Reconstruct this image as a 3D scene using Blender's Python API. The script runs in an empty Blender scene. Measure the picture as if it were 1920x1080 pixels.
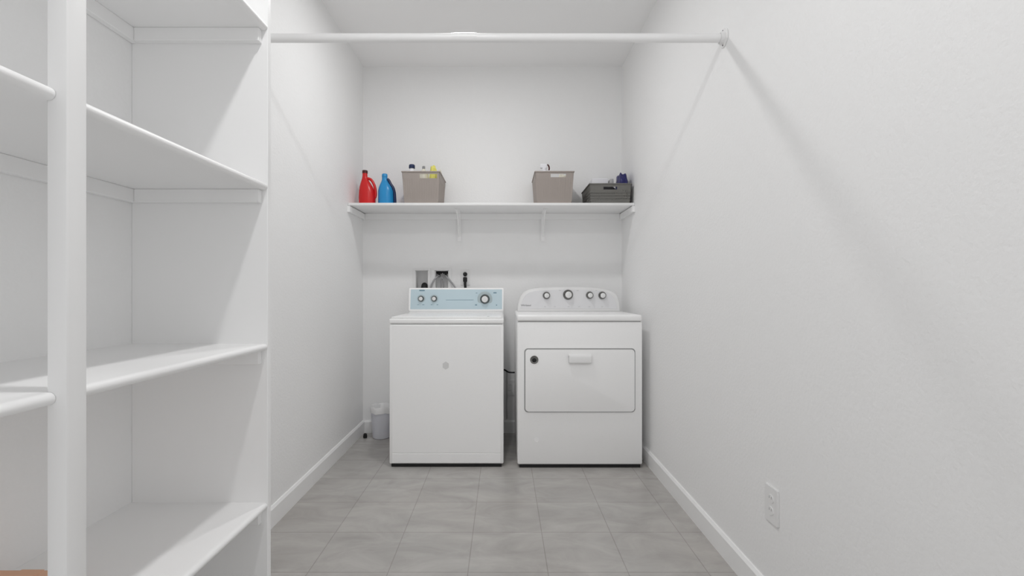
import bpy, bmesh, math, random
from mathutils import Vector, Matrix
PI = math.pi
random.seed(4)
SC = bpy.context.scene
COL = SC.collection

# ------------------------------------------------------------------ camera, light, exposure
F = 910.0
CX, CY, CZ = 943.0, 543.0, 1.06
cam = bpy.data.cameras.new('camera')
cam.sensor_width = 36.0
cam.lens = F / 1920 * 36.0
cam.shift_x = (960 - CX) / 1920
cam.shift_y = (CY - 540) / 1920
cam.clip_start = 0.02
camo = bpy.data.objects.new('camera', cam)
camo.location = (0, 0, CZ)
camo.rotation_euler = (PI / 2, 0, 0)
COL.objects.link(camo)
SC.camera = camo

W = bpy.data.worlds.new('world')
W.use_nodes = True
W.node_tree.nodes['Background'].inputs[0].default_value = (1, 1, 1, 1)
W.node_tree.nodes['Background'].inputs[1].default_value = 0.84
SC.world = W

def ceiling_lamp(name, x, y, power, size):
    l = bpy.data.lights.new(name, 'AREA')
    l.shape = 'DISK'; l.size = size; l.energy = power
    l.color = (1.0, 0.997, 0.992)
    o = bpy.data.objects.new(name, l)
    o.location = (x, y, 2.68)
    COL.objects.link(o)
    return o
ceiling_lamp('ceiling_lamp_far', -0.22, 2.46, 8.2, 0.11)
ceiling_lamp('ceiling_lamp_near', -0.22, 0.72, 10.8, 0.09)

vs = SC.view_settings
vs.view_transform = 'Standard'; vs.look = 'None'; vs.gamma = 1.0; vs.use_curve_mapping = False
vs.exposure = -0.03
SC.cycles.max_bounces = 24
SC.cycles.diffuse_bounces = 20

# ------------------------------------------------------------------ materials
def srgb(r, g, b):
    f = lambda c: (c / 255 / 12.92) if c / 255 <= 0.04045 else ((c / 255 + 0.055) / 1.055) ** 2.4
    return (f(r), f(g), f(b), 1)

def mat(name, rgb, rough=0.5, metal=0.0, bump=0.0, bscale=200.0, spec=0.5, var=0.0, trans=0.0, bdist=0.002):
    m = bpy.data.materials.new(name); m.use_nodes = True
    nt = m.node_tree; b = nt.nodes['Principled BSDF']
    b.inputs['Base Color'].default_value = srgb(*rgb)
    b.inputs['Roughness'].default_value = rough
    b.inputs['Metallic'].default_value = metal
    b.inputs['Specular IOR Level'].default_value = spec
    if trans: b.inputs['Transmission Weight'].default_value = trans
    tc = nt.nodes.new('ShaderNodeTexCoord')
    n = nt.nodes.new('ShaderNodeTexNoise')
    n.inputs['Scale'].default_value = bscale
    n.inputs['Detail'].default_value = 3
    nt.links.new(tc.outputs['Object'], n.inputs['Vector'])
    if bump:
        bp = nt.nodes.new('ShaderNodeBump')
        bp.inputs['Strength'].default_value = bump
        bp.inputs['Distance'].default_value = bdist
        nt.links.new(n.outputs['Fac'], bp.inputs['Height'])
        nt.links.new(bp.outputs['Normal'], b.inputs['Normal'])
    mr = nt.nodes.new('ShaderNodeMapRange')
    v = var if var else 0.02
    mr.inputs['To Min'].default_value = rough - v; mr.inputs['To Max'].default_value = min(1, rough + v)
    nt.links.new(n.outputs['Fac'], mr.inputs['Value'])
    nt.links.new(mr.outputs['Result'], b.inputs['Roughness'])
    return m

M = {}
M['wall'] = mat('wall_paint', (239, 239, 239), 0.6, bump=0.3, bscale=85, spec=0.3, bdist=0.004)
M['ceil'] = mat('ceiling_paint', (246, 246, 246), 0.8, bump=0.1, bscale=90, spec=0.2)
M['trim'] = mat('trim_paint', (240, 240, 240), 0.35, bump=0.03, bscale=30, spec=0.5)
M['shelf'] = mat('shelf_paint', (239, 239, 239), 0.4, bump=0.05, bscale=25, spec=0.4)
M['enamel'] = mat('white_enamel', (249, 249, 249), 0.28, spec=0.5)
M['plastic'] = mat('white_plastic', (232, 232, 232), 0.4)
M['seam'] = mat('grey_gap', (158, 158, 158), 0.6)
M['black'] = mat('black_rubber', (16, 16, 17), 0.6)
M['grey'] = mat('grey_print', (140, 141, 143), 0.6)
M['greybox'] = mat('grey_plastic', (190, 190, 190), 0.6)
M['bluefilm'] = mat('pale_blue_film', (194, 213, 221), 0.35)
M['blueprint'] = mat('blue_grey_print', (120, 150, 165), 0.6)
M['chrome'] = mat('satin_chrome', (118, 117, 115), 0.2, metal=1.0)
M['steelhose'] = mat('braided_steel', (165, 165, 167), 0.45, metal=0.2, bump=0.6, bscale=900)
M['panelgrey'] = mat('light_grey_console', (226, 226, 228), 0.4)
M['dialgrey'] = mat('grey_blue_dial', (176, 190, 194), 0.4)
M['sticker'] = mat('grey_sticker', (220, 220, 220), 0.6)
M['recess'] = mat('recess_plastic', (234, 234, 234), 0.6)
M['darkfill'] = mat('dark_filler', (40, 40, 42), 0.9, bump=0.3, bscale=200)
M['red'] = mat('red_plastic', (205, 20, 22), 0.32)
M['redcap'] = mat('dark_red_cap', (70, 8, 10), 0.4)
M['blue'] = mat('blue_plastic', (32, 140, 200), 0.32)
M['navy'] = mat('navy_plastic', (18, 38, 80), 0.4)
M['taupe'] = mat('taupe_plastic', (160, 151, 145), 0.6)
M['darkbasket'] = mat('dark_grey_plastic', (112, 111, 107), 0.6)
M['yellow'] = mat('yellow_cloth', (226, 220, 120), 0.85, bump=0.4, bscale=120)
M['cream'] = mat('cream_plastic', (226, 222, 208), 0.5)
M['navybag'] = mat('navy_film', (22, 22, 92), 0.35, bump=0.3, bscale=60)
M['white'] = mat('white_bottle', (236, 236, 240), 0.4)
M['orange'] = mat('orange_card', (226, 180, 150), 0.7, bump=0.2, bscale=60)
M['bin'] = mat('bin_plastic', (212, 213, 220), 0.45)
M['liner'] = mat('bin_liner', (236, 236, 236), 0.5, bump=0.5, bscale=60)

def tile_material():
    m = bpy.data.materials.new('floor_tile'); m.use_nodes = True
    nt = m.node_tree; N = nt.nodes; L = nt.links; b = N['Principled BSDF']
    tc = N.new('ShaderNodeTexCoord')
    mp = N.new('ShaderNodeMapping')
    mp.inputs['Location'].default_value = (0.431 + 3.0, -2.12 + 3.0, 0)
    L.new(tc.outputs['Object'], mp.inputs['Vector'])
    br = N.new('ShaderNodeTexBrick')
    br.offset = 0.0; br.squash = 1.0
    br.inputs['Scale'].default_value = 1.0
    br.inputs['Brick Width'].default_value = 0.3
    br.inputs['Row Height'].default_value = 0.3
    br.inputs['Mortar Size'].default_value = 0.0023
    br.inputs['Mortar Smooth'].default_value = 0.3
    br.inputs['Color1'].default_value = (1, 1, 1, 1)
    br.inputs['Color2'].default_value = (0.95, 0.95, 0.95, 1)
    br.inputs['Mortar'].default_value = (0.76, 0.75, 0.74, 1)
    L.new(mp.outputs['Vector'], br.inputs['Vector'])
    # streaky stone clouding, drawn out along x
    m2 = N.new('ShaderNodeMapping'); m2.inputs['Scale'].default_value = (2.0, 3.8, 1); m2.inputs['Rotation'].default_value = (0, 0, 0.35)
    L.new(tc.outputs['Object'], m2.inputs['Vector'])
    n1 = N.new('ShaderNodeTexNoise'); n1.inputs['Scale'].default_value = 2.0; n1.inputs['Detail'].default_value = 7; n1.inputs['Roughness'].default_value = 0.62; n1.inputs['Distortion'].default_value = 0.9
    L.new(m2.outputs['Vector'], n1.inputs['Vector'])
    cr = N.new('ShaderNodeValToRGB')
    cr.color_ramp.elements[0].position = 0.2; cr.color_ramp.elements[0].color = srgb(159, 158, 156)
    cr.color_ramp.elements[1].position = 0.82; cr.color_ramp.elements[1].color = srgb(192, 191, 189)
    L.new(n1.outputs['Fac'], cr.inputs['Fac'])
    n2 = N.new('ShaderNodeTexNoise'); n2.inputs['Scale'].default_value = 1.6; n2.inputs['Detail'].default_value = 2
    L.new(tc.outputs['Object'], n2.inputs['Vector'])
    tint = N.new('ShaderNodeMix'); tint.data_type = 'RGBA'
    tint.inputs[6].default_value = (1, 1, 1, 1); tint.inputs[7].default_value = (1.0, 0.95, 0.92, 1)
    L.new(n2.outputs['Fac'], tint.inputs[0])
    mu = N.new('ShaderNodeMix'); mu.data_type = 'RGBA'; mu.blend_type = 'MULTIPLY'; mu.inputs[0].default_value = 1
    L.new(cr.outputs['Color'], mu.inputs[6]); L.new(tint.outputs[2], mu.inputs[7])
    mu2 = N.new('ShaderNodeMix'); mu2.data_type = 'RGBA'; mu2.blend_type = 'MULTIPLY'; mu2.inputs[0].default_value = 1
    L.new(mu.outputs[2], mu2.inputs[6]); L.new(br.outputs['Color'], mu2.inputs[7])
    L.new(mu2.outputs[2], b.inputs['Base Color'])
    b.inputs['Roughness'].default_value = 0.27
    b.inputs['Specular IOR Level'].default_value = 0.45
    bp = N.new('ShaderNodeBump'); bp.inputs['Strength'].default_value = 0.25; bp.inputs['Distance'].default_value = 0.002; bp.invert = True
    L.new(br.outputs['Fac'], bp.inputs['Height']); L.new(bp.outputs['Normal'], b.inputs['Normal'])
    return m
M['tile'] = tile_material()

# ------------------------------------------------------------------ mesh helpers
def box(bm, x0, x1, y0, y1, z0, z1, bev=0.0, seg=2):
    vs_ = [bm.verts.new((x, y, z)) for z in (z0, z1) for y in (y0, y1) for x in (x0, x1)]
    f = [(0, 2, 3, 1), (4, 5, 7, 6), (0, 1, 5, 4), (2, 6, 7, 3), (0, 4, 6, 2), (1, 3, 7, 5)]
    fs = [bm.faces.new([vs_[i] for i in q]) for q in f]
    if bev > 0:
        es = list({e for fc in fs for e in fc.edges})
        bmesh.ops.bevel(bm, geom=es, offset=bev, segments=seg, affect='EDGES', profile=0.5)
    return vs_

def prism(bm, pts, y0, y1, bev=0.0, seg=2):
    """outline in x-z, extruded along y"""
    a = [bm.verts.new((x, y0, z)) for x, z in pts]
    b = [bm.verts.new((x, y1, z)) for x, z in pts]
    n = len(pts)
    f0 = bm.faces.new(a); bm.faces.new(b[::-1])
    for i in range(n):
        bm.faces.new([a[i], b[i], b[(i + 1) % n], a[(i + 1) % n]])
    if bev > 0:
        bmesh.ops.bevel(bm, geom=list(f0.edges), offset=bev, segments=seg, affect='EDGES', profile=0.5)

def rrect(x0, x1, z0, z1, r, n=6):
    pts = []
    for cx, cz, a0 in ((x1 - r, z1 - r, 0), (x0 + r, z1 - r, PI / 2), (x0 + r, z0 + r, PI), (x1 - r, z0 + r, 1.5 * PI)):
        for i in range(n + 1):
            a = a0 + PI / 2 * i / n
            pts.append((cx + r * math.cos(a), cz + r * math.sin(a)))
    return pts

def lathe(bm, prof, loc=(0, 0, 0), axis='Z', n=32, sx=1.0, sy=1.0):
    """prof: list of (radius, height). axis 'Z' or '-Y' (height towards the viewer)"""
    rings = []
    for r, h in prof:
        ring = []
        for i in range(n):
            a = 2 * PI * i / n
            x, y = r * math.cos(a) * sx, r * math.sin(a) * sy
            p = (x, y, h) if axis == 'Z' else ((x, -h, y) if axis == '-Y' else (-h, x, y))
            ring.append(bm.verts.new((p[0] + loc[0], p[1] + loc[1], p[2] + loc[2])))
        rings.append(ring)
    for a, b in zip(rings, rings[1:]):
        for i in range(n):
            bm.faces.new([a[i], a[(i + 1) % n], b[(i + 1) % n], b[i]])
    if prof[0][0] > 1e-6: bm.faces.new(rings[0][::-1])
    if prof[-1][0] > 1e-6: bm.faces.new(rings[-1])

def smooth_path(pts, k=6):
    P = [Vector(p) for p in pts]; out = []
    for i in range(len(P) - 1):
        p0 = P[max(i - 1, 0)]; p1 = P[i]; p2 = P[i + 1]; p3 = P[min(i + 2, len(P) - 1)]
        for j in range(k):
            t = j / k
            out.append(0.5 * ((2 * p1) + (-p0 + p2) * t + (2 * p0 - 5 * p1 + 4 * p2 - p3) * t * t + (-p0 + 3 * p1 - 3 * p2 + p3) * t ** 3))
    out.append(P[-1]); return out

def tube(bm, pts, r, n=12, smooth=True, radii=None):
    P = smooth_path(pts) if smooth else [Vector(p) for p in pts]
    nrm = None; rings = []
    for i, p in enumerate(P):
        t = (P[min(i + 1, len(P) - 1)] - P[max(i - 1, 0)]).normalized()
        if nrm is None:
            nrm = t.orthogonal().normalized()
        else:
            nrm = (nrm - t * nrm.dot(t)).normalized()
        bi = t.cross(nrm)
        rr = r if radii is None else radii[min(int(i * len(radii) / len(P)), len(radii) - 1)]
        rings.append([bm.verts.new(p + (nrm * math.cos(2 * PI * k / n) + bi * math.sin(2 * PI * k / n)) * rr) for k in range(n)])
    for a, b in zip(rings, rings[1:]):
        for k in range(n):
            bm.faces.new([a[k], a[(k + 1) % n], b[(k + 1) % n], b[k]])
    bm.faces.new(rings[0][::-1]); bm.faces.new(rings[-1])

def obj(name, bm, material, parent=None, smooth=True, angle=35):
    bmesh.ops.remove_doubles(bm, verts=bm.verts, dist=1e-6)
    bmesh.ops.recalc_face_normals(bm, faces=bm.faces)
    me = bpy.data.meshes.new(name)
    bm.to_mesh(me); bm.free()
    me.materials.append(M[material])
    if smooth:
        for p in me.polygons: p.use_smooth = True
        me.set_sharp_from_angle(angle=math.radians(angle))
    o = bpy.data.objects.new(name, me)
    COL.objects.link(o)
    if parent is not None:
        o.parent = parent
        o.location = (0, 0, 0)
        # geometry is authored in world space: shift it into the parent's space
        base = parent
        off = Vector((0, 0, 0))
        while base is not None:
            off += Vector(base.location); base = base.parent
        me.transform(Matrix.Translation(-off))
    return o

def thing(name, label, cat, loc, group=None):
    o = bpy.data.objects.new(name, None)
    o.empty_display_size = 0.05
    o.location = loc
    COL.objects.link(o)
    o['label'] = label; o['category'] = cat
    if group: o['group'] = group
    return o

def tag(o, label, cat, group=None):
    o['label'] = label; o['category'] = cat
    if group: o['group'] = group
    return o

def struct(name, bm, m, smooth=False):
    o = obj(name, bm, m, None, smooth); o['kind'] = 'structure'; return o

def text_obj(name, s, size, loc, m, parent):
    c = bpy.data.curves.new(name + '_curve', 'FONT')
    c.body = s; c.size = size; c.extrude = 0.0006; c.align_x = 'CENTER'; c.align_y = 'CENTER'
    t = bpy.data.objects.new('tmp', c); COL.objects.link(t)
    dg = bpy.context.evaluated_depsgraph_get()
    me = bpy.data.meshes.new_from_object(t.evaluated_get(dg))
    bpy.data.objects.remove(t)
    me.transform(Matrix.Translation(Vector(loc) - Vector(parent.matrix_world.translation if False else (0, 0, 0))) @ Matrix.Rotation(PI / 2, 4, 'X'))
    me.materials.clear(); me.materials.append(M[m])
    o = bpy.data.objects.new(name, me); COL.objects.link(o)
    off = Vector((0, 0, 0)); b = parent
    while b is not None: off += Vector(b.location); b = b.parent
    me.transform(Matrix.Translation(-off)); o.parent = parent
    return o

# ------------------------------------------------------------------ room shell
XL, XR, YB, YF, ZC = -1.038, 0.882, 3.60, -0.35, 2.715
T = 0.14
bm = bmesh.new(); box(bm, XL - T, XR + T, YF - T, YB + T, -0.1, 0); struct('floor', bm, 'tile')
bm = bmesh.new(); box(bm, XL - T, XR + T, YF - T, YB + T, ZC, ZC + 0.1); struct('ceiling', bm, 'ceil')
bm = bmesh.new(); box(bm, XL - T, XL, YF - T, YB + T, 0, ZC); struct('wall_left', bm, 'wall')
bm = bmesh.new(); box(bm, XR, XR + T, YF - T, YB + T, 0, ZC); struct('wall_right', bm, 'wall')
# near end left without a wall so the even world light serves as added fill
# rear wall, with the two openings of the laundry boxes
HZ0, HZ1 = 1.03, 1.203
H = [(-0.649, -0.553), (-0.505, -0.402)]
bm = bmesh.new()
box(bm, XL, XR, YB, YB + T, 0, HZ0); box(bm, XL, XR, YB, YB + T, HZ1, ZC)
box(bm, XL, H[0][0], YB, YB + T, HZ0, HZ1); box(bm, H[0][1], H[1][0], YB, YB + T, HZ0, HZ1); box(bm, H[1][1], XR, YB, YB + T, HZ0, HZ1)
struct('wall_back', bm, 'wall')

def base_profile(bm, p0, p1, nx, ny, h=0.092, t=0.013):
    """baseboard from p0 to p1 on a wall whose inward normal is (nx,ny)"""
    prof = [(0, 0), (t, 0), (t, h - 0.012), (t * 0.45, h - 0.001), (0, h)]
    A = [bm.verts.new((p0[0] + nx * d, p0[1] + ny * d, z)) for d, z in prof]
    B = [bm.verts.new((p1[0] + nx * d, p1[1] + ny * d, z)) for d, z in prof]
    n = len(prof)
    for i in range(n): bm.faces.new([A[i], B[i], B[(i + 1) % n], A[(i + 1) % n]])
    bm.faces.new(A); bm.faces.new(B[::-1])
bm = bmesh.new(); base_profile(bm, (XL, 1.378), (XL, YB), 1, 0); struct('baseboard_left', bm, 'trim')
bm = bmesh.new(); base_profile(bm, (XR, YF), (XR, YB), -1, 0); struct('baseboard_right', bm, 'trim')
bm = bmesh.new(); base_profile(bm, (XL + 0.014, YB), (XR - 0.014, YB), 0, -1); struct('baseboard_back', bm, 'trim')

# ------------------------------------------------------------------ shelving unit on the left
XF = -0.6576
PY0, PY1 = 0.714, 0.749          # post
PXF, PXB = -0.642, -0.671
EY = 1.357                       # end panel near face
SY0 = 0.24
unit = thing('shelving_unit', 'built-in white painted shelving unit with a square front post along the left wall', 'shelving', (XL, SY0, 0))
bm = bmesh.new(); box(bm, XL + 0.0001, XF, EY, EY + 0.019, 0, 2.712, 0.0015, 1); obj('side_panel', bm, 'shelf', unit)
bm = bmesh.new(); box(bm, PXB, PXF, PY0, PY1, 0, 2.712, 0.002, 2); obj('post', bm, 'shelf', unit)
TH = 0.019
def nosing(bm, y0, y1, z0):
    r = TH / 2; xs = PXB - 0.0005; n = 8
    prof = [(xs, z0), (XF - r, z0)] + [(XF - r + r * math.sin(PI * i / n), z0 + r - r * math.cos(PI * i / n)) for i in range(1, n)] + [(XF - r, z0 + TH), (xs, z0 + TH)]
    A = [bm.verts.new((x, y0, z)) for x, z in prof]; B = [bm.verts.new((x, y1, z)) for x, z in prof]
    for i in range(len(prof)): bm.faces.new([A[i], B[i], B[(i + 1) % len(prof)], A[(i + 1) % len(prof)]])
    bm.faces.new(A); bm.faces.new(B[::-1])
SHZ = [0.446, 0.890, 1.338, 1.784, 2.230]
for z in SHZ:
    bm = bmesh.new()
    box(bm, XL + 0.0001, PXB - 0.0005, SY0 + 0.0005, EY - 0.0001, z, z + TH)
    nosing(bm, SY0 + 0.0005, PY0 - 0.0005, z); nosing(bm, PY1 + 0.0005, EY - 0.0005, z)
    obj('shelf', bm, 'shelf', unit, angle=30)
    bm = bmesh.new(); box(bm, XL + 0.02, -0.674, EY - 0.019, EY - 0.0003, z - 0.037, z - 0.0003, 0.0012, 1); obj('cleat', bm, 'shelf', unit)
    bm = bmesh.new(); box(bm, XL + 0.001, XL + 0.0195, SY0 + 0.001, EY - 0.0005, z - 0.037, z - 0.0003, 0.0012, 1); obj('cleat', bm, 'shelf', unit)

# low orange carton on the shelf, mostly below the frame
t = thing('carton', 'low orange carton on the bottom shelf behind the front post', 'box', (-0.94, 0.85, 0.465))
bm = bmesh.new(); box(bm, -1.015, -0.862, 0.74, 0.966, 0.4655, 0.497, 0.002, 1); obj('carton_body', bm, 'orange', t)
bm = bmesh.new(); box(bm, -1.018, -0.859, 0.737, 0.969, 0.490, 0.5005, 0.002, 1); box(bm, -0.96, -0.915, 0.737, 0.969, 0.5005, 0.5012); obj('lid', bm, 'orange', t)

# ------------------------------------------------------------------ closet rod
RY, RZ = 1.934, 2.062
rod = thing('closet_rod', 'white round hanging rod spanning the room high between the side walls', 'rod', (0, RY, RZ))
bm = bmesh.new(); tube(bm, [(XL + 0.006, RY, RZ), (XR - 0.006, RY, RZ)], 0.0172, 24, smooth=False); obj('pole', bm, 'trim', rod)
bm = bmesh.new()
tube(bm, [(-0.205, RY, RZ + 0.0015), (-0.19, RY, RZ + 0.002), (-0.12, RY, RZ + 0.002), (-0.105, RY, RZ + 0.0015)], 0.0180, 24, smooth=False)
obj('sleeve', bm, 'trim', rod)
for s, xw in ((1, XR), (-1, XL)):
    bm = bmesh.new()
    prof = [(0.037, 0.0005), (0.037, 0.003), (0.034, 0.0055), (0.026, 0.006), (0.0235, 0.016), (0.0215, 0.019), (0.0185, 0.019), (0.0175, 0.008)]
    n = 32; rings = []
    for r, h in prof:
        rings.append([bm.verts.new((xw - s * h, RY + r * math.cos(2 * PI * i / n), RZ + r * math.sin(2 * PI * i / n))) for i in range(n)])
    for a, b in zip(rings, rings[1:]):
        for i in range(n): bm.faces.new([a[i], a[(i + 1) % n], b[(i + 1) % n], b[i]])
    bm.faces.new(rings[0])
    fl = obj('flange', bm, 'plastic', rod)
    for dz in (-0.029, 0.029):
        bm = bmesh.new()
        lathe(bm, [(0.0035, 0), (0.0035, 0.0012), (0.002, 0.002), (0, 0.0022)], (0, 0, 0), 'X', 12)
        for v in bm.verts: v.co = Vector((xw - s * (0.0055 - v.co.x), RY + v.co.y, RZ + dz + v.co.z))
        obj('screw', bm, 'chrome', fl)

# ------------------------------------------------------------------ laundry shelf on the rear wall
LS0, LZ = 3.246, 1.641
ls = thing('wall_shelf', 'long white shelf above the washer and dryer carrying jugs and baskets', 'shelf', (0, YB, LZ))
bm = bmesh.new(); box(bm, XL + 0.001, XR - 0.001, LS0, YB - 0.001, LZ - 0.018, LZ, 0.003, 2); obj('board', bm, 'shelf', ls)
bm = bmesh.new(); box(bm, XL + 0.02, XR - 0.02, YB - 0.019, YB - 0.0005, LZ - 0.064, LZ - 0.0185, 0.001, 1); obj('cleat', bm, 'shelf', ls)
for x0, x1 in ((XL + 0.0005, XL + 0.019), (XR - 0.019, XR - 0.0005)):
    bm = bmesh.new(); box(bm, x0, x1, LS0 - 0.014, YB - 0.0005, LZ - 0.064, LZ - 0.0225, 0.0015, 1); obj('cleat', bm, 'shelf', ls)
for px in (861, 1018):
    x = (px - CX) * 3.58 / F
    bm = bmesh.new()
    box(bm, x - 0.013, x + 0.013, YB - 0.0225, YB - 0.0195, LZ - 0.225, LZ - 0.0205, 0.001, 1)
    box(bm, x - 0.013, x + 0.013, YB - 0.25, YB - 0.0225, LZ - 0.0215, LZ - 0.0185, 0.001, 1)
    tube(bm, [(x, YB - 0.021, LZ - 0.19), (x, YB - 0.07, LZ - 0.13), (x, YB - 0.15, LZ - 0.06), (x, YB - 0.235, LZ - 0.022)], 0.0055, 10)
    obj('bracket', bm, 'trim', ls)

# ------------------------------------------------------------------ washing machine
WX0, WX1, WY0, WY1 = -0.679, 0.004, 2.898, 3.53
wa = thing('washing_machine', 'white top-loading washing machine with a pale blue control panel', 'washing machine', ((WX0 + WX1) / 2, (WY0 + WY1) / 2, 0))
bm = bmesh.new(); box(bm, WX0, WX1, WY0, WY1, 0.019, 0.853, 0.008, 3); obj('cabinet', bm, 'enamel', wa)
bm = bmesh.new(); prism(bm, rrect(WX0 + 0.017, WX1 - 0.017, 0.085, 0.845, 0.004, 3), WY0 - 0.0025, WY0 + 0.004, 0.0012, 1); obj('front_panel', bm, 'enamel', wa)
bm = bmesh.new(); prism(bm, rrect(WX0 + 0.017, WX1 - 0.017, 0.026, 0.081, 0.004, 3), WY0 - 0.0025, WY0 + 0.004, 0.0012, 1); obj('toe_panel', bm, 'enamel', wa)
bm = bmesh.new(); prism(bm, [(-0.341 + 0.021 * math.cos(a), 0.607 + 0.024 * math.sin(a)) for a in [2 * PI * (i + 0.5) / 6 for i in range(6)]], WY0 - 0.0035, WY0 - 0.0024); e = obj('emblem', bm, 'sticker', wa); e['label'] = 'small grey sticker'
for fx in (WX0 + 0.05, WX1 - 0.05):
    for fy in (WY0 + 0.05, WY1 - 0.05):
        bm = bmesh.new(); lathe(bm, [(0.022, 0), (0.022, 0.008), (0.012, 0.01), (0.012, 0.019)], (fx, fy, 0), 'Z', 16); obj('foot', bm, 'black', wa)
bm = bmesh.new(); box(bm, WX0 + 0.012, WX1 - 0.012, WY0 + 0.004, WY1 - 0.02, 0.002, 0.0195); obj('gap_shade', bm, 'black', wa)  # black slab paints the shade in the gap under the washer
bm = bmesh.new(); box(bm, WX0 - 0.001, WX1 + 0.001, WY0 - 0.004, WY1, 0.8565, 0.886, 0.008, 3); deck = obj('top_deck', bm, 'enamel', wa)
bm = bmesh.new(); box(bm, WX0 + 0.008, WX1 - 0.008, WY0 + 0.008, WY1 - 0.01, 0.8525, 0.857); obj('deck_seam', bm, 'seam', wa)
bm = bmesh.new(); box(bm, WX0 + 0.012, WX1 - 0.012, WY0 + 0.002, WY0 + 0.43, 0.8855, 0.897, 0.004, 2); obj('lid', bm, 'enamel', wa)
bm = bmesh.new(); lathe(bm, [(0.008, 0), (0.008, 0.001), (0, 0.0014)], (-0.089, WY0 + 0.035, 0.8965), 'Z', 16)
obj('latch_mark', bm, 'grey', wa)
# console: profile in y-z, leaning back
CYF = 3.365
def extr_x(bm, prof, x0, x1, bev=0.0):
    A = [bm.verts.new((x0, y, z)) for y, z in prof]; B = [bm.verts.new((x1, y, z)) for y, z in prof]
    fa = bm.faces.new(A); fb = bm.faces.new(B[::-1])
    for i in range(len(prof)): bm.faces.new([A[i], B[i], B[(i + 1) % len(prof)], A[(i + 1) % len(prof)]])
    if bev: bmesh.ops.bevel(bm, geom=list(fa.edges) + list(fb.edges), offset=bev, segments=2, affect='EDGES')
bm = bmesh.new()
extr_x(bm, [(CYF + 0.012, 0.8855), (CYF + 0.012, 0.908), (CYF - 0.002, 0.914), (CYF - 0.002, 0.922), (CYF + 0.02, 1.062), (CYF + 0.03, 1.072), (CYF + 0.09, 1.072), (CYF + 0.12, 1.05), (CYF + 0.13, 0.8855)], -0.654, 0.004, 0.003)
con = obj('console', bm, 'enamel', wa)
lean = math.atan2(0.022, 0.14)
def on_face(z, lift=0.0):
    """y of the washer console face at height z"""
    return CYF - 0.002 + (z - 0.922) * 0.022 / 0.14 - lift
bm = bmesh.new()
pts = rrect(-0.642, -0.006, 0.924, 1.0615, 0.003, 3)
A = [bm.verts.new((x, on_face(z, 0.0012), z)) for x, z in pts]; B = [bm.verts.new((x, on_face(z, -0.001), z)) for x, z in pts]
bm.faces.new(A); bm.faces.new(B[::-1])
for i in range(len(pts)): bm.faces.new([A[i], B[i], B[(i + 1) % len(pts)], A[(i + 1) % len(pts)]])
film = obj('control_panel', bm, 'bluefilm', con)
film['label'] = 'pale blue control panel'
def px2(px, py, D): return (px - CX) * D / F, CZ - (py - CY) * D / F
def knob(px, py, D, yface, r, parent, ring='chrome', cap='plastic', depth=0.022, dial=None):
    x, z = px2(px, py, D)
    if dial:
        bm = bmesh.new(); lathe(bm, [(dial, 0), (dial, 0.003), (dial - 0.003, 0.004), (dial * 0.82, 0.0045), (0, 0.0045)], (x, yface, z), '-Y', 40)
        obj('dial', bm, 'dialgrey', parent)
    bm = bmesh.new(); lathe(bm, [(r, 0), (r, 0.003), (r * 0.92, depth * 0.45), (r * 0.70, depth * 0.95), (r * 0.66, depth), (0, depth)], (x, yface, z), '-Y', 32)
    k = obj('knob', bm, ring, parent)
    bm = bmesh.new(); lathe(bm, [(r * 0.64, depth - 0.001), (r * 0.62, depth + 0.003), (r * 0.5, depth + 0.005), (0, depth + 0.0055)], (x, yface, z), '-Y', 32)
    box(bm, x - r * 0.13, x + r * 0.13, yface - depth - 0.011, yface - depth - 0.003, z - r * 0.6, z + r * 0.6, 0.0015, 2)
    obj('knob_cap', bm, cap, k)
    return k
for px, py in ((789.5, 560), (814, 560)):
    x, z = px2(px, py, 3.37); knob(px, py, 3.37, on_face(z, 0.001), 0.021, con, 'chrome', 'plastic', 0.018, dial=0.027)
x, z = px2(909, 561, 3.37); knob(909, 561, 3.35, on_face(z, 0.001), 0.034, con, 'chrome', 'plastic', 0.026, dial=0.052)
# printed marks on the washer panel
def mark(px0, px1, py0, py1):
    bm = bmesh.new()
    x0, z1 = px2(px0, py0, 3.375); x1, z0 = px2(px1, py1, 3.375)
    y = on_face((z0 + z1) / 2, 0.0018)
    box(bm, x0, x1, y, y + 0.002, z0, z1)
    obj('printed_mark', bm, 'blueprint', film)
mark(786, 796, 543.4, 546.4)          # maker's small word, unreadable in the photograph
for q in ((925, 931, 548, 550.3), (891, 894.5, 570.5, 573), (783, 785.5, 571, 572), (792, 796, 571, 572), (808, 811, 571, 572), (819, 822, 571, 572), (892, 895, 549, 550), (930, 932, 571, 573), (836, 888, 562, 562.7)): mark(*q)

# ------------------------------------------------------------------ dryer
DX0, DX1, DY0, DY1 = 0.086, 0.826, 2.886, 3.53
dr = thing('clothes_dryer', 'white front-loading clothes dryer with a curved console and four knobs', 'dryer', ((DX0 + DX1) / 2, (DY0 + DY1) / 2, 0))
bm = bmesh.new(); box(bm, DX0, DX1 + 0.004, DY0, DY1, 0.019, 0.868, 0.009, 3); obj('cabinet', bm, 'enamel', dr)
bm = bmesh.new(); box(bm, DX0 - 0.002, DX1, DY0 - 0.006, DY1, 0.8725, 0.909, 0.010, 4); obj('top_panel', bm, 'enamel', dr)
bm = bmesh.new(); box(bm, DX0 + 0.006, DX1 - 0.006, DY0 + 0.006, DY1 - 0.01, 0.8675, 0.873); obj('top_seam', bm, 'seam', dr)
bm = bmesh.new(); box(bm, DX0 + 0.012, DX1 - 0.008, DY0 + 0.004, DY1 - 0.02, 0.002, 0.0195); obj('gap_shade', bm, 'black', dr)  # black slab as painted shade beneath the dryer
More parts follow.
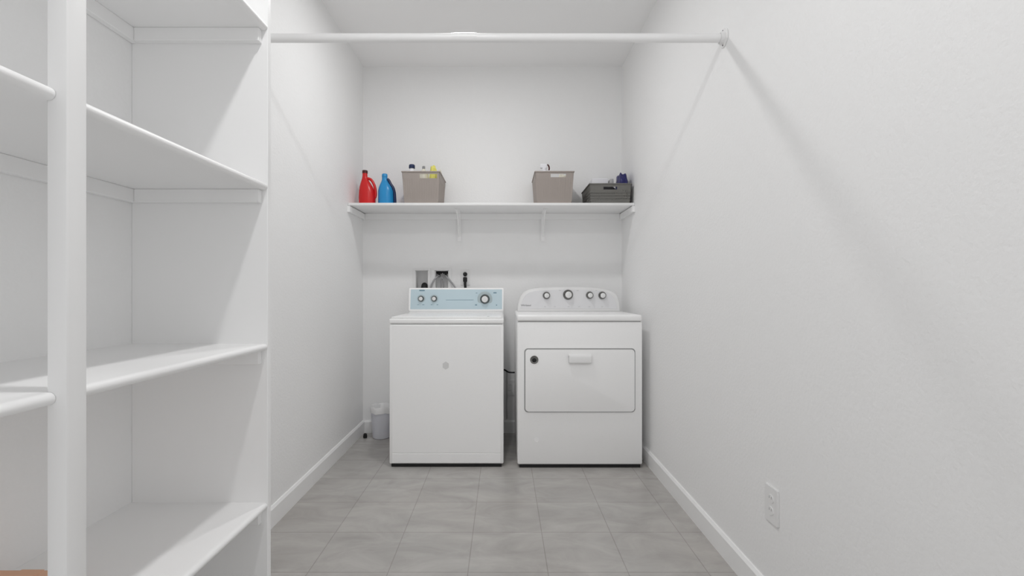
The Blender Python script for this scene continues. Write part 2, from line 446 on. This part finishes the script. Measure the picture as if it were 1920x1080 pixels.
for fx in (DX0 + 0.05, DX1 - 0.05):
    for fy in (DY0 + 0.05, DY1 - 0.05):
        bm = bmesh.new(); lathe(bm, [(0.022, 0), (0.022, 0.008), (0.012, 0.01), (0.012, 0.019)], (fx, fy, 0), 'Z', 16); obj('foot', bm, 'black', dr)
bx0, bz1 = px2(983, 653, DY0); bx1, bz0 = px2(1191, 773, DY0)
bm = bmesh.new(); prism(bm, rrect(bx0, bx1, bz0, bz1, 0.022, 8), DY0 - 0.0015, DY0 + 0.003); gk = None  # grey slab colours in the shaded groove around the door
door = None
bm2 = bmesh.new(); prism(bm2, rrect(bx0 + 0.0065, bx1 - 0.0065, bz0 + 0.0065, bz1 - 0.0075, 0.018, 8), DY0 - 0.012, DY0 + 0.002, 0.004, 3)
door = obj('door', bm2, 'enamel', dr); gk = obj('groove_shade', bm, 'seam', door)
hx0, hz1 = px2(1065.5, 663, DY0); hx1, hz0 = px2(1107.5, 680, DY0)
bm = bmesh.new()
extr_x(bm, [(DY0 - 0.011, hz1), (DY0 - 0.024, hz1 - 0.008), (DY0 - 0.030, hz1 - 0.018), (DY0 - 0.030, hz0 + 0.004), (DY0 - 0.027, hz0), (DY0 - 0.022, hz0 + 0.002), (DY0 - 0.020, hz1 - 0.022), (DY0 - 0.011, hz1 - 0.022)], hx0, hx1, 0.0015)
box(bm, hx0, hx0 + 0.006, DY0 - 0.027, DY0 - 0.011, hz0 + 0.004, hz1 - 0.010, 0.001, 1)
box(bm, hx1 - 0.006, hx1, DY0 - 0.027, DY0 - 0.011, hz0 + 0.004, hz1 - 0.010, 0.001, 1)
obj('handle', bm, 'plastic', door)
x, z = px2(1001.5, 674, DY0)
bm = bmesh.new(); lathe(bm, [(0.0245, 0), (0.0245, 0.002), (0.022, 0.004), (0.015, 0.0035), (0.014, 0.0015), (0, 0.0015)], (x, DY0 - 0.0115, z), '-Y', 32)
bd = obj('badge', bm, 'chrome', door); bd['label'] = 'round metallic badge with dark centre'
bm = bmesh.new(); lathe(bm, [(0.0125, 0), (0.0125, 0.003), (0.01, 0.004), (0, 0.004)], (x, DY0 - 0.0125, z - 0.002), '-Y', 24); obj('badge_centre', bm, 'black', bd)
x, z = px2(1006, 825, DY0)
bm = bmesh.new(); lathe(bm, [(0.014, 0), (0.0135, 0.0012), (0.010, 0.0012), (0.0095, 0.0004), (0, 0.0004)], (x, DY0 - 0.0001, z), '-Y', 28); obj('emblem', bm, 'enamel', dr)
# curved console
DC = 3.355
op = [(970, 584), (971, 572), (974, 561), (978, 553), (984, 547), (992, 543), (1003, 540.5), (1025, 539), (1064, 538.2), (1100, 538.8), (1128, 541), (1143, 544), (1153, 549.5), (1158, 556), (1161.5, 567), (1163, 584)]
op = [px2(a, b, DC) for a, b in op]
bm = bmesh.new()
prism(bm, op, DC, DC + 0.10, 0.007, 3)
dcon = obj('console', bm, 'plastic', dr)
ip = [(976, 579), (977.5, 570), (980.5, 561), (985, 554), (992, 548.5), (1003, 545.5), (1025, 544), (1064, 543), (1100, 543.8), (1125, 545.5), (1139, 548.5), (1148, 554), (1152.5, 561), (1155.5, 570), (1157, 579)]
ip = [px2(a, b, DC) for a, b in ip]
bm = bmesh.new(); prism(bm, ip, DC - 0.0022, DC + 0.004, 0.001, 1); cp = obj('control_panel', bm, 'panelgrey', dcon)
for px, py, r in ((1024.5, 554, 0.026), (1065, 552.5, 0.035), (1105.5, 553.5, 0.026), (1129, 553.8, 0.027)):
    knob(px, py, DC, DC - 0.0022, r, dcon, 'chrome', 'plastic', 0.026)
x, z = px2(986, 572.5, DC)
text_obj('printed_name', 'Whirlpool', 0.017, (x, DC - 0.0028, z), 'grey', cp)
for a, b in [(q, 575) for q in (1022, 1040, 1066, 1086, 1105, 1129)] + [(q, 544.8) for q in (1050, 1083, 1118)]:
    bm = bmesh.new(); x, z = px2(a, b, DC); box(bm, x - 0.007, x + 0.007, DC - 0.0028, DC - 0.001, z - 0.0012, z + 0.0012)
    obj('printed_mark', bm, 'greybox', cp)

# ------------------------------------------------------------------ wall boxes, hoses and plugs behind the washer
def wall_box(x0, x1, name, label, fx0, fx1):
    t = thing(name, label, 'wall box', ((x0 + x1) / 2, YB, HZ0))
    bm = bmesh.new()
    d = 0.085; e = 0.0015
    box(bm, x0 + e, x1 - e, YB + d, YB + d + 0.003, HZ0 + e, HZ1 - e)
    box(bm, x0 + e, x0 + e + 0.003, YB - 0.002, YB + d, HZ0 + e, HZ1 - e); box(bm, x1 - e - 0.003, x1 - e, YB - 0.002, YB + d, HZ0 + e, HZ1 - e)
    box(bm, x0 + e, x1 - e, YB - 0.002, YB + d, HZ1 - e - 0.003, HZ1 - e); box(bm, x0 + e, x1 - e, YB - 0.002, YB + d, HZ0 + e, HZ0 + e + 0.003)
    obj('recess', bm, 'recess', t)
    bm = bmesh.new(); zt, zb = HZ1 + 0.017, HZ0 - 0.02; ya, yb = YB - 0.006, YB - 0.0005
    box(bm, fx0, fx1, ya, yb, HZ1, zt, 0.001, 1); box(bm, fx0, fx1, ya, yb, zb, HZ0, 0.001, 1)
    box(bm, fx0, x0 + 0.001, ya, yb, HZ0, HZ1, 0.001, 1); box(bm, x1 - 0.001, fx1, ya, yb, HZ0, HZ1, 0.001, 1)
    obj('frame', bm, 'plastic', t)
    return t
wall_box(*H[0], 'drain_box', 'recessed wall box holding the black drain hose, left of the supply box', -0.668, -0.538)
sb = wall_box(*H[1], 'supply_box', 'recessed wall box with dark valves and two braided hoses', -0.528, -0.380)
for x in (-0.478, -0.430):
    bm = bmesh.new()
    tube(bm, [(x, YB + 0.05, 1.155), (x, YB + 0.05, 1.185)], 0.008, 12, smooth=False)
    box(bm, x - 0.020, x + 0.020, YB + 0.035, YB + 0.055, 1.178, 1.194, 0.004, 2)
    obj('valve', bm, 'black', sb)
bm = bmesh.new(); box(bm, -0.498, -0.409, YB + 0.045, YB + 0.065, 1.186, 1.197, 0.002, 1); obj('valve_bar', bm, 'black', sb)
bm = bmesh.new()
tube(bm, [(-0.585, 3.56, 0.92), (-0.583, 3.573, 1.04), (-0.582, 3.595, 1.084), (-0.586, 3.63, 1.088), (-0.59, 3.65, 1.075), (-0.59, 3.652, 1.062)], 0.0235, 16)
tag(obj('drain_hose', bm, 'black'), 'black drain hose hooked into the left wall box', 'hose')
G = 'braided water hoses of the washer'
bm = bmesh.new(); tube(bm, [(-0.478, 3.65, 1.156), (-0.478, 3.625, 1.165), (-0.487, 3.592, 1.155), (-0.512, 3.580, 1.125), (-0.533, 3.575, 1.075), (-0.538, 3.57, 1.0), (-0.53, 3.56, 0.9)], 0.0062, 10)
tag(obj('water_hose', bm, 'steelhose'), 'braided water hose bending left out of the supply box', 'hose', G)
bm = bmesh.new(); tube(bm, [(-0.430, 3.65, 1.156), (-0.430, 3.625, 1.165), (-0.415, 3.592, 1.152), (-0.385, 3.580, 1.120), (-0.355, 3.575, 1.080), (-0.325, 3.57, 1.02), (-0.32, 3.56, 0.9)], 0.0062, 10)
tag(obj('water_hose', bm, 'steelhose'), 'braided water hose bending right out of the supply box', 'hose', G)
bm = bmesh.new()
tube(bm, [(-0.462, 3.62, 1.05), (-0.462, 3.615, 1.12), (-0.454, 3.618, 1.152), (-0.444, 3.615, 1.12), (-0.444, 3.62, 1.05)], 0.0055, 10)
tag(obj('pipe_loop', bm, 'steelhose'), 'thin grey pipe loop standing inside the supply box', 'pipe')

def outlet(name, label, x, z, loc_y=YB):
    t = thing(name, label, 'outlet', (x, loc_y, z))
    bm = bmesh.new(); prism(bm, rrect(x - 0.036, x + 0.036, z - 0.058, z + 0.058, 0.005, 4), loc_y - 0.005, loc_y - 0.0005, 0.002, 2); obj('cover_plate', bm, 'plastic', t)
    for dz in (0.02, -0.02):
        bm = bmesh.new(); lathe(bm, [(0.0165, 0), (0.0165, 0.002), (0, 0.002)], (x, loc_y - 0.005, z + dz), '-Y', 24)
        r_ = obj('receptacle', bm, 'plastic', t)
        bm = bmesh.new()
        for dx in (-0.006, 0.006): box(bm, x + dx - 0.001, x + dx + 0.001, loc_y - 0.0076, loc_y - 0.006, z + dz, z + dz + 0.008)
        obj('slots', bm, 'seam', r_)
    return t
outlet('wall_outlet', 'white wall outlet behind the washer with black plugs in it', -0.279, 1.150)
GP = 'black plugs behind the washer'
bm = bmesh.new(); lathe(bm, [(0.0135, 0), (0.0155, 0.004), (0.0155, 0.016), (0.011, 0.026), (0, 0.028)], (-0.279, YB - 0.0078, 1.174), '-Y', 20)
tag(obj('plug', bm, 'black'), 'upper small black plug in the outlet behind the washer', 'plug', GP)
t = thing('power_cord', 'black power cord hanging from the lower socket behind the washer', 'cord', (-0.279, YB, 1.12), GP)
bm = bmesh.new(); box(bm, -0.294, -0.264, YB - 0.036, YB - 0.0078, 1.116, 1.152, 0.008, 3); obj('plug', bm, 'black', t)
bm = bmesh.new(); tube(bm, [(-0.279, YB - 0.026, 1.13), (-0.278, YB - 0.032, 1.10), (-0.275, YB - 0.033, 1.05), (-0.272, YB - 0.033, 0.95), (-0.27, YB - 0.03, 0.8)], 0.0095, 10); obj('cord', bm, 'black', t)

# cable and plate seen in the gap between the machines
bm = bmesh.new(); tube(bm, [(-0.04, 3.56, 0.475), (0.01, 3.56, 0.472), (0.04, 3.56, 0.455), (0.08, 3.56, 0.452), (0.14, 3.56, 0.456)], 0.0055, 8)
tag(obj('cable', bm, 'black'), 'thin dark cable crossing the gap between washer and dryer', 'cable')
outlet('wall_outlet', 'white outlet plate low on the rear wall between washer and dryer', 0.052, 0.33)
bm = bmesh.new(); tube(bm, [(0.03, 3.575, 0.455), (0.028, 3.577, 0.40), (0.03, 3.577, 0.3), (0.027, 3.575, 0.2), (0.03, 3.57, 0.11)], 0.006, 8)
tag(obj('cable', bm, 'greybox'), 'grey cable hanging down the wall in the gap between the machines', 'cable')

# ------------------------------------------------------------------ wall outlet on the right wall
def right_outlet(y, z):
    t = thing('wall_outlet', 'white wall outlet low on the right wall near the front', 'outlet', (XR, y, z))
    bm = bmesh.new()
    prism(bm, rrect(y - 0.038, y + 0.038, z - 0.060, z + 0.060, 0.005, 4), 0.0005, 0.006, 0, 1)
    for v in bm.verts: v.co = Vector((XR - v.co.y, v.co.x, v.co.z))
    es = [e for e in bm.edges if all(v.co.x < XR - 0.005 for v in e.verts)]
    bmesh.ops.bevel(bm, geom=es, offset=0.002, segments=2, affect='EDGES')
    obj('cover_plate', bm, 'plastic', t)
    for dz in (0.0195, -0.0195):
        bm = bmesh.new(); lathe(bm, [(0.0168, 0), (0.0168, 0.0018), (0, 0.0018)], (0, 0, 0), 'X', 24)
        for v in bm.verts: v.co = Vector((v.co.x + XR - 0.006, v.co.y + y, v.co.z * 0.82 + z + dz))
        r_ = obj('receptacle', bm, 'plastic', t)
        bm = bmesh.new()
        for dy in (-0.006, 0.006): box(bm, XR - 0.0083, XR - 0.007, y + dy - 0.001, y + dy + 0.001, z + dz, z + dz + 0.008)
        obj('slots', bm, 'seam', r_)
right_outlet(1.587, 0.357)

# ------------------------------------------------------------------ waste bin
t = thing('waste_bin', 'small white round waste bin with a liner between left wall and washer', 'bin', (-0.872, 3.488, 0))
c = (-0.872, 3.488, 0)
bm = bmesh.new(); lathe(bm, [(0, 0.0005), (0.058, 0.0005), (0.062, 0.004), (0.063, 0.012), (0.0755, 0.205), (0.0785, 0.207), (0.0785, 0.212), (0.073, 0.212), (0.060, 0.012), (0, 0.010)], c, 'Z', 40); obj('bin_body', bm, 'bin', t)
bm = bmesh.new()
n = 48; rings = []
for r, h, wob in ((0.0795, 0.183, 0.003), (0.0800, 0.200, 0.001), (0.0800, 0.220, 0.001), (0.0765, 0.228, 0.003), (0.0720, 0.222, 0.002), (0.068, 0.15, 0.003)):
    rings.append([bm.verts.new((c[0] + (r + 0.0012 * math.sin(7 * a + r * 90)) * math.cos(a), c[1] + (r + 0.0012 * math.sin(9 * a)) * math.sin(a), h + wob * math.sin(5 * a + 1) + wob * 0.6 * math.sin(11 * a))) for a in [2 * PI * i / n for i in range(n)]])
for a, b in zip(rings, rings[1:]):
    for i in range(n): bm.faces.new([a[i], a[(i + 1) % n], b[(i + 1) % n], b[i]])
obj('liner', bm, 'liner', t)
bm = bmesh.new(); lathe(bm, [(0.013, 0), (0.0145, 0.010), (0.012, 0.026), (0.006, 0.032), (0, 0.033)], (-0.985, 3.47, 0.0003), 'Z', 20)  # dark lump added to stand for a dark spot in the corner
tag(obj('dark_lump', bm, 'black'), 'small black lump on the floor in the corner beside the bin', 'stopper')

# ------------------------------------------------------------------ detergent jugs
def sup(a, e):  # superellipse unit vector
    c_, s_ = math.cos(a), math.sin(a)
    return math.copysign(abs(c_) ** e, c_), math.copysign(abs(s_) ** e, s_)
def loft(bm, secs, loc, n=36, e=0.75):
    """secs: (z, cx, rx, ry) rings"""
    rings = []
    for z, cx_, rx, ry in secs:
        rings.append([bm.verts.new((loc[0] + cx_ + rx * sup(2 * PI * i / n, e)[0], loc[1] + ry * sup(2 * PI * i / n, e)[1], loc[2] + z)) for i in range(n)])
    for a, b in zip(rings, rings[1:]):
        for i in range(n): bm.faces.new([a[i], a[(i + 1) % n], b[(i + 1) % n], b[i]])
    bm.faces.new(rings[0][::-1]); bm.faces.new(rings[-1])
# red jug
L0 = (-0.943, 3.36, LZ + 0.0005)
t = thing('detergent_jug', 'red detergent jug with dark cap and loop handle at the left end of the shelf', 'jug', L0, 'detergent jugs')
bm = bmesh.new()
loft(bm, [(0, 0.004, 0.050, 0.040), (0.006, 0.004, 0.056, 0.046), (0.05, 0.004, 0.057, 0.047), (0.095, 0.002, 0.054, 0.045), (0.125, -0.002, 0.046, 0.040), (0.15, -0.006, 0.036, 0.033), (0.17, -0.010, 0.026, 0.026), (0.185, -0.012, 0.020, 0.020), (0.20, -0.012, 0.0175, 0.0175), (0.222, -0.012, 0.0165, 0.0165)], L0, e=0.85)
obj('jug_body', bm, 'red', t)
bm = bmesh.new(); x, y, z = L0
tube(bm, [(x + 0.004, y, z + 0.188), (x + 0.028, y, z + 0.180), (x + 0.046, y, z + 0.156), (x + 0.057, y, z + 0.125), (x + 0.062, y, z + 0.085), (x + 0.058, y, z + 0.058), (x + 0.048, y, z + 0.045)], 0.0095, 14); obj('handle', bm, 'red', t)
bm = bmesh.new(); lathe(bm, [(0.0185, 0.2225), (0.0185, 0.240), (0.016, 0.243), (0, 0.243)], (x - 0.012, y, z), 'Z', 24); obj('cap', bm, 'redcap', t)
# blue jug
L0 = (-0.812, 3.37, LZ + 0.0005)
t = thing('detergent_jug', 'bright blue detergent jug with a navy side grip, right of the red jug', 'jug', L0, 'detergent jugs')
bm = bmesh.new()
loft(bm, [(0, 0, 0.048, 0.040), (0.006, 0, 0.053, 0.045), (0.05, 0, 0.053, 0.046), (0.10, -0.001, 0.052, 0.045), (0.125, -0.003, 0.045, 0.040), (0.145, -0.006, 0.035, 0.032), (0.165, -0.008, 0.024, 0.024), (0.178, -0.009, 0.019, 0.019), (0.198, -0.009, 0.018, 0.018)], L0, e=0.85)
obj('jug_body', bm, 'blue', t)
x, y, z = L0
bm = bmesh.new(); lathe(bm, [(0.0195, 0.1985), (0.0195, 0.216), (0.016, 0.221), (0, 0.222)], (x - 0.009, y, z), 'Z', 24); obj('cap', bm, 'blue', t)
bm = bmesh.new(); tube(bm, [(x + 0.008, y, z + 0.185), (x + 0.020, y, z + 0.174), (x + 0.032, y, z + 0.150), (x + 0.047, y, z + 0.128), (x + 0.057, y, z + 0.095), (x + 0.061, y, z + 0.05), (x + 0.062, y, z + 0.012)], 0.0105, 14)
obj('grip', bm, 'navy', t)

# ------------------------------------------------------------------ baskets
def basket(name, label, x0, x1, y0, y1, h, material, taper, hole, ribs_x, ribs_y, rows=()):
    """rectangular tapering open basket; hole=(xa,xb,za,zb) opening in the front wall; real slit walls"""
    cx_, cy_ = (x0 + x1) / 2, (y0 + y1) / 2
    z0 = LZ + 0.0005
    t = thing(name, label, 'basket', (cx_, cy_, z0), 'baskets on the wall shelf')
    th = 0.003
    def bow(v):  # taper towards the base
        f = 1 - taper * (1 - (v.z - z0) / h)
        return Vector((cx_ + (v.x - cx_) * f, cy_ + (v.y - cy_) * f, v.z))
    bm = bmesh.new()
    # walls: top band, bottom band, slats between; thin skin behind
    bt, bb = 0.05 if h > 0.18 else 0.045, 0.014
    def panel(fix, a0, a1, axis, n, inner, hole_=None):
        def bb_(u0, u1, d0, d1, w0, w1):
            if axis == 'x': box(bm, u0, u1, d0, d1, w0, w1)
            else: box(bm, d0, d1, u0, u1, w0, w1)
        d0, d1 = (fix, fix + inner * th) if inner > 0 else (fix + inner * th, fix)
        if hole_:
            ha, hb, za, zb = hole_
            bb_(a0, ha, d0, d1, z0 + h - bt, z0 + h); bb_(hb, a1, d0, d1, z0 + h - bt, z0 + h)
            bb_(ha, hb, d0, d1, zb, z0 + h); bb_(ha, hb, d0, d1, z0 + h - bt, za)
        else:
            bb_(a0, a1, d0, d1, z0 + h - bt, z0 + h)
        bb_(a0, a1, d0, d1, z0, z0 + bb)
        m_ = fix + inner * th * 0.35; d2, d3 = (m_, fix + inner * th) if inner > 0 else (fix + inner * th, m_)
        bb_(a0, a1, d2, d3, z0 + bb, z0 + h - bt)
        w = (a1 - a0) / n
        for i in range(n):
            bb_(a0 + i * w + w * 0.18, a0 + (i + 1) * w - w * 0.18, d0, d1, z0 + bb, z0 + h - bt)
        for rz in rows:
            bb_(a0, a1, d0, d1, z0 + rz - 0.003, z0 + rz + 0.003)
    panel(y0, x0, x1, 'x', ribs_x, 1, hole)
    panel(y1, x0, x1, 'x', ribs_x, -1)
    panel(x0, y0, y1, 'y', ribs_y, 1)
    panel(x1, y0, y1, 'y', ribs_y, -1)
    box(bm, x0, x1, y0, y1, z0, z0 + 0.003)
    for v in bm.verts: v.co = bow(v.co)
    obj('basket_wall', bm, material, t, smooth=False)
    # rim
    bm = bmesh.new(); r = 0.005; w = 0.004
    for q in ((x0 - w, x1 + w, y0 - w, y0 + 0.003), (x0 - w, x1 + w, y1 - 0.003, y1 + w), (x0 - w, x0 + 0.003, y0, y1), (x1 - 0.003, x1 + w, y0, y1)):
        box(bm, q[0], q[1], q[2], q[3], z0 + h - 0.007, z0 + h + 0.001, 0.0015, 2)
    obj('rim', bm, material, t)
    return z0
BY0, BY1 = 3.256, 3.578
basket('storage_basket', 'taupe basket beside the blue jug with a blue-capped bottle in it', -0.678, -0.424, BY0, BY1, 0.213, 'taupe', 0.10, (-0.560, -0.440, 1.808, 1.836), 15, 18, ())
basket('storage_basket', 'taupe basket right of centre on the shelf with a white spray bottle in it', 0.216, 0.476, BY0, BY1, 0.213, 'taupe', 0.10, (0.320, 0.424, 1.815, 1.838), 15, 18, ())
basket('storage_basket', 'low dark grey basket at the right end of the shelf', 0.582, 0.862, BY0, BY1, 0.131, 'darkbasket', 0.06, (0.674, 0.768, 1.732, 1.751), 16, 20, (0.030, 0.048, 0.066))

ZB = LZ + 0.004
# contents of the left taupe basket
x, y = -0.652 + 0.008, 3.37
t = thing('bottle', 'white bottle with a navy cap standing in the taupe basket by the jugs', 'bottle', (x, y, ZB))
bm = bmesh.new(); lathe(bm, [(0, 0), (0.030, 0), (0.032, 0.004), (0.032, 0.19), (0.028, 0.22), (0.016, 0.245), (0.014, 0.262), (0, 0.262)], (x + 0.012, y, ZB), 'Z', 28); obj('bottle_body', bm, 'white', t)
bm = bmesh.new(); lathe(bm, [(0.020, 0.256), (0.021, 0.258), (0.0205, 0.278), (0.017, 0.282), (0, 0.282)], (x + 0.012, y, ZB), 'Z', 24); obj('cap', bm, 'navy', t)
x, y = -0.555, 3.40
t = thing('bottle', 'cream bottle with a small grey cap, middle of the left taupe basket', 'bottle', (x, y, ZB))
bm = bmesh.new(); lathe(bm, [(0, 0), (0.034, 0), (0.036, 0.004), (0.036, 0.20), (0.030, 0.235), (0.012, 0.252), (0.009, 0.262), (0, 0.262)], (x, y, ZB), 'Z', 28); obj('bottle_body', bm, 'cream', t)
bm = bmesh.new(); lathe(bm, [(0.010, 0.258), (0.010, 0.276), (0.008, 0.279), (0, 0.279)], (x, y, ZB), 'Z', 20); obj('cap', bm, 'grey', t)
def lump(name, cx_, cy_, zlo, zhi, rx, ry, material, label, cat, seed, amp=0.18, parent=None):
    rnd = random.Random(seed)
    ph = [(rnd.uniform(0, 6), rnd.uniform(2, 5), rnd.uniform(2, 5)) for _ in range(5)]
    bm = bmesh.new(); bmesh.ops.create_icosphere(bm, subdivisions=4, radius=1.0)
    for v in bm.verts:
        d = v.co.normalized()
        s = 1.0
        for p, a, b in ph: s += amp / 2 * math.sin(a * d.x * 2 + p) * math.cos(b * d.y * 2 + p * 1.7) * math.sin(3 * d.z + p)
        p_ = [math.copysign(abs(q) ** 0.7, q) for q in d]
        v.co = Vector((cx_ + p_[0] * rx * s, cy_ + p_[1] * ry * s, zlo + (zhi - zlo) * (0.5 + 0.5 * p_[2] * min(s, 1.0 + amp * 0.5))))
    zm = min(v.co.z for v in bm.verts)
    for v in bm.verts: v.co.z += zlo - zm
    o = obj(name, bm, material, parent, angle=80)
    if label: tag(o, label, cat)
    return o
lump('cloth', -0.484, 3.385, ZB, 1.905, 0.026, 0.045, 'yellow', 'yellow cloth bundle sticking out of the taupe basket by the jugs', 'cloth', 3)
t = lump('cloth', -0.452, 3.49, ZB, 1.905, 0.016, 0.032, 'cream', 'pale cream cloth tucked into the right end of the left taupe basket', 'cloth', 8)
# contents of the second taupe basket
x, y = 0.288, 3.38
t = thing('spray_bottle', 'white spray bottle with a dark nozzle in the right taupe basket', 'bottle', (x, y, ZB))
bm = bmesh.new(); lathe(bm, [(0, 0), (0.036, 0), (0.038, 0.004), (0.038, 0.195), (0.030, 0.228), (0.014, 0.245), (0.013, 0.257), (0, 0.257)], (x, y, ZB), 'Z', 28); obj('bottle_body', bm, 'white', t)
bm = bmesh.new(); box(bm, x - 0.028, x + 0.020, y - 0.012, y + 0.012, ZB + 0.258, ZB + 0.290, 0.006, 3); lathe(bm, [(0.016, 0.248), (0.016, 0.260), (0, 0.260)], (x, y, ZB), 'Z', 20); hd = obj('spray_head', bm, 'white', t)
bm = bmesh.new(); tube(bm, [(x + 0.017, y, ZB + 0.284), (x + 0.027, y - 0.004, ZB + 0.280), (x + 0.034, y - 0.004, ZB + 0.262), (x + 0.032, y - 0.004, ZB + 0.246)], 0.0052, 10); obj('trigger', bm, 'redcap', hd)
lump('cloth', 0.412, 3.37, ZB, 1.845, 0.035, 0.060, 'cream', 'pale cloth seen through the hole of the right taupe basket', 'cloth', 21)
# contents of the dark basket
bm = bmesh.new(); box(bm, 0.628, 0.742, 3.42, 3.55, ZB, 1.846, 0.006, 3)
tag(obj('carton', bm, 'white'), 'white carton standing in the left of the dark grey basket', 'box')
bm = bmesh.new(); box(bm, 0.752, 0.776, 3.40, 3.52, ZB, 1.838, 0.006, 3)
tag(obj('packet', bm, 'greybox'), 'light grey packet beside the navy bag in the dark basket', 'packet')
t = lump('bag', 0.820, 3.36, ZB, 1.852, 0.0345, 0.09, 'navybag', 'navy blue bag bulging out of the dark grey basket', 'bag', 12, 0.16)
lump('cloth', 0.715, 3.345, ZB, 1.768, 0.066, 0.050, 'darkfill', 'added dark filler seen through the grip hole of the dark grey basket', 'cloth', 31, 0.04)  # dark lump added inside so the grip hole reads as dark
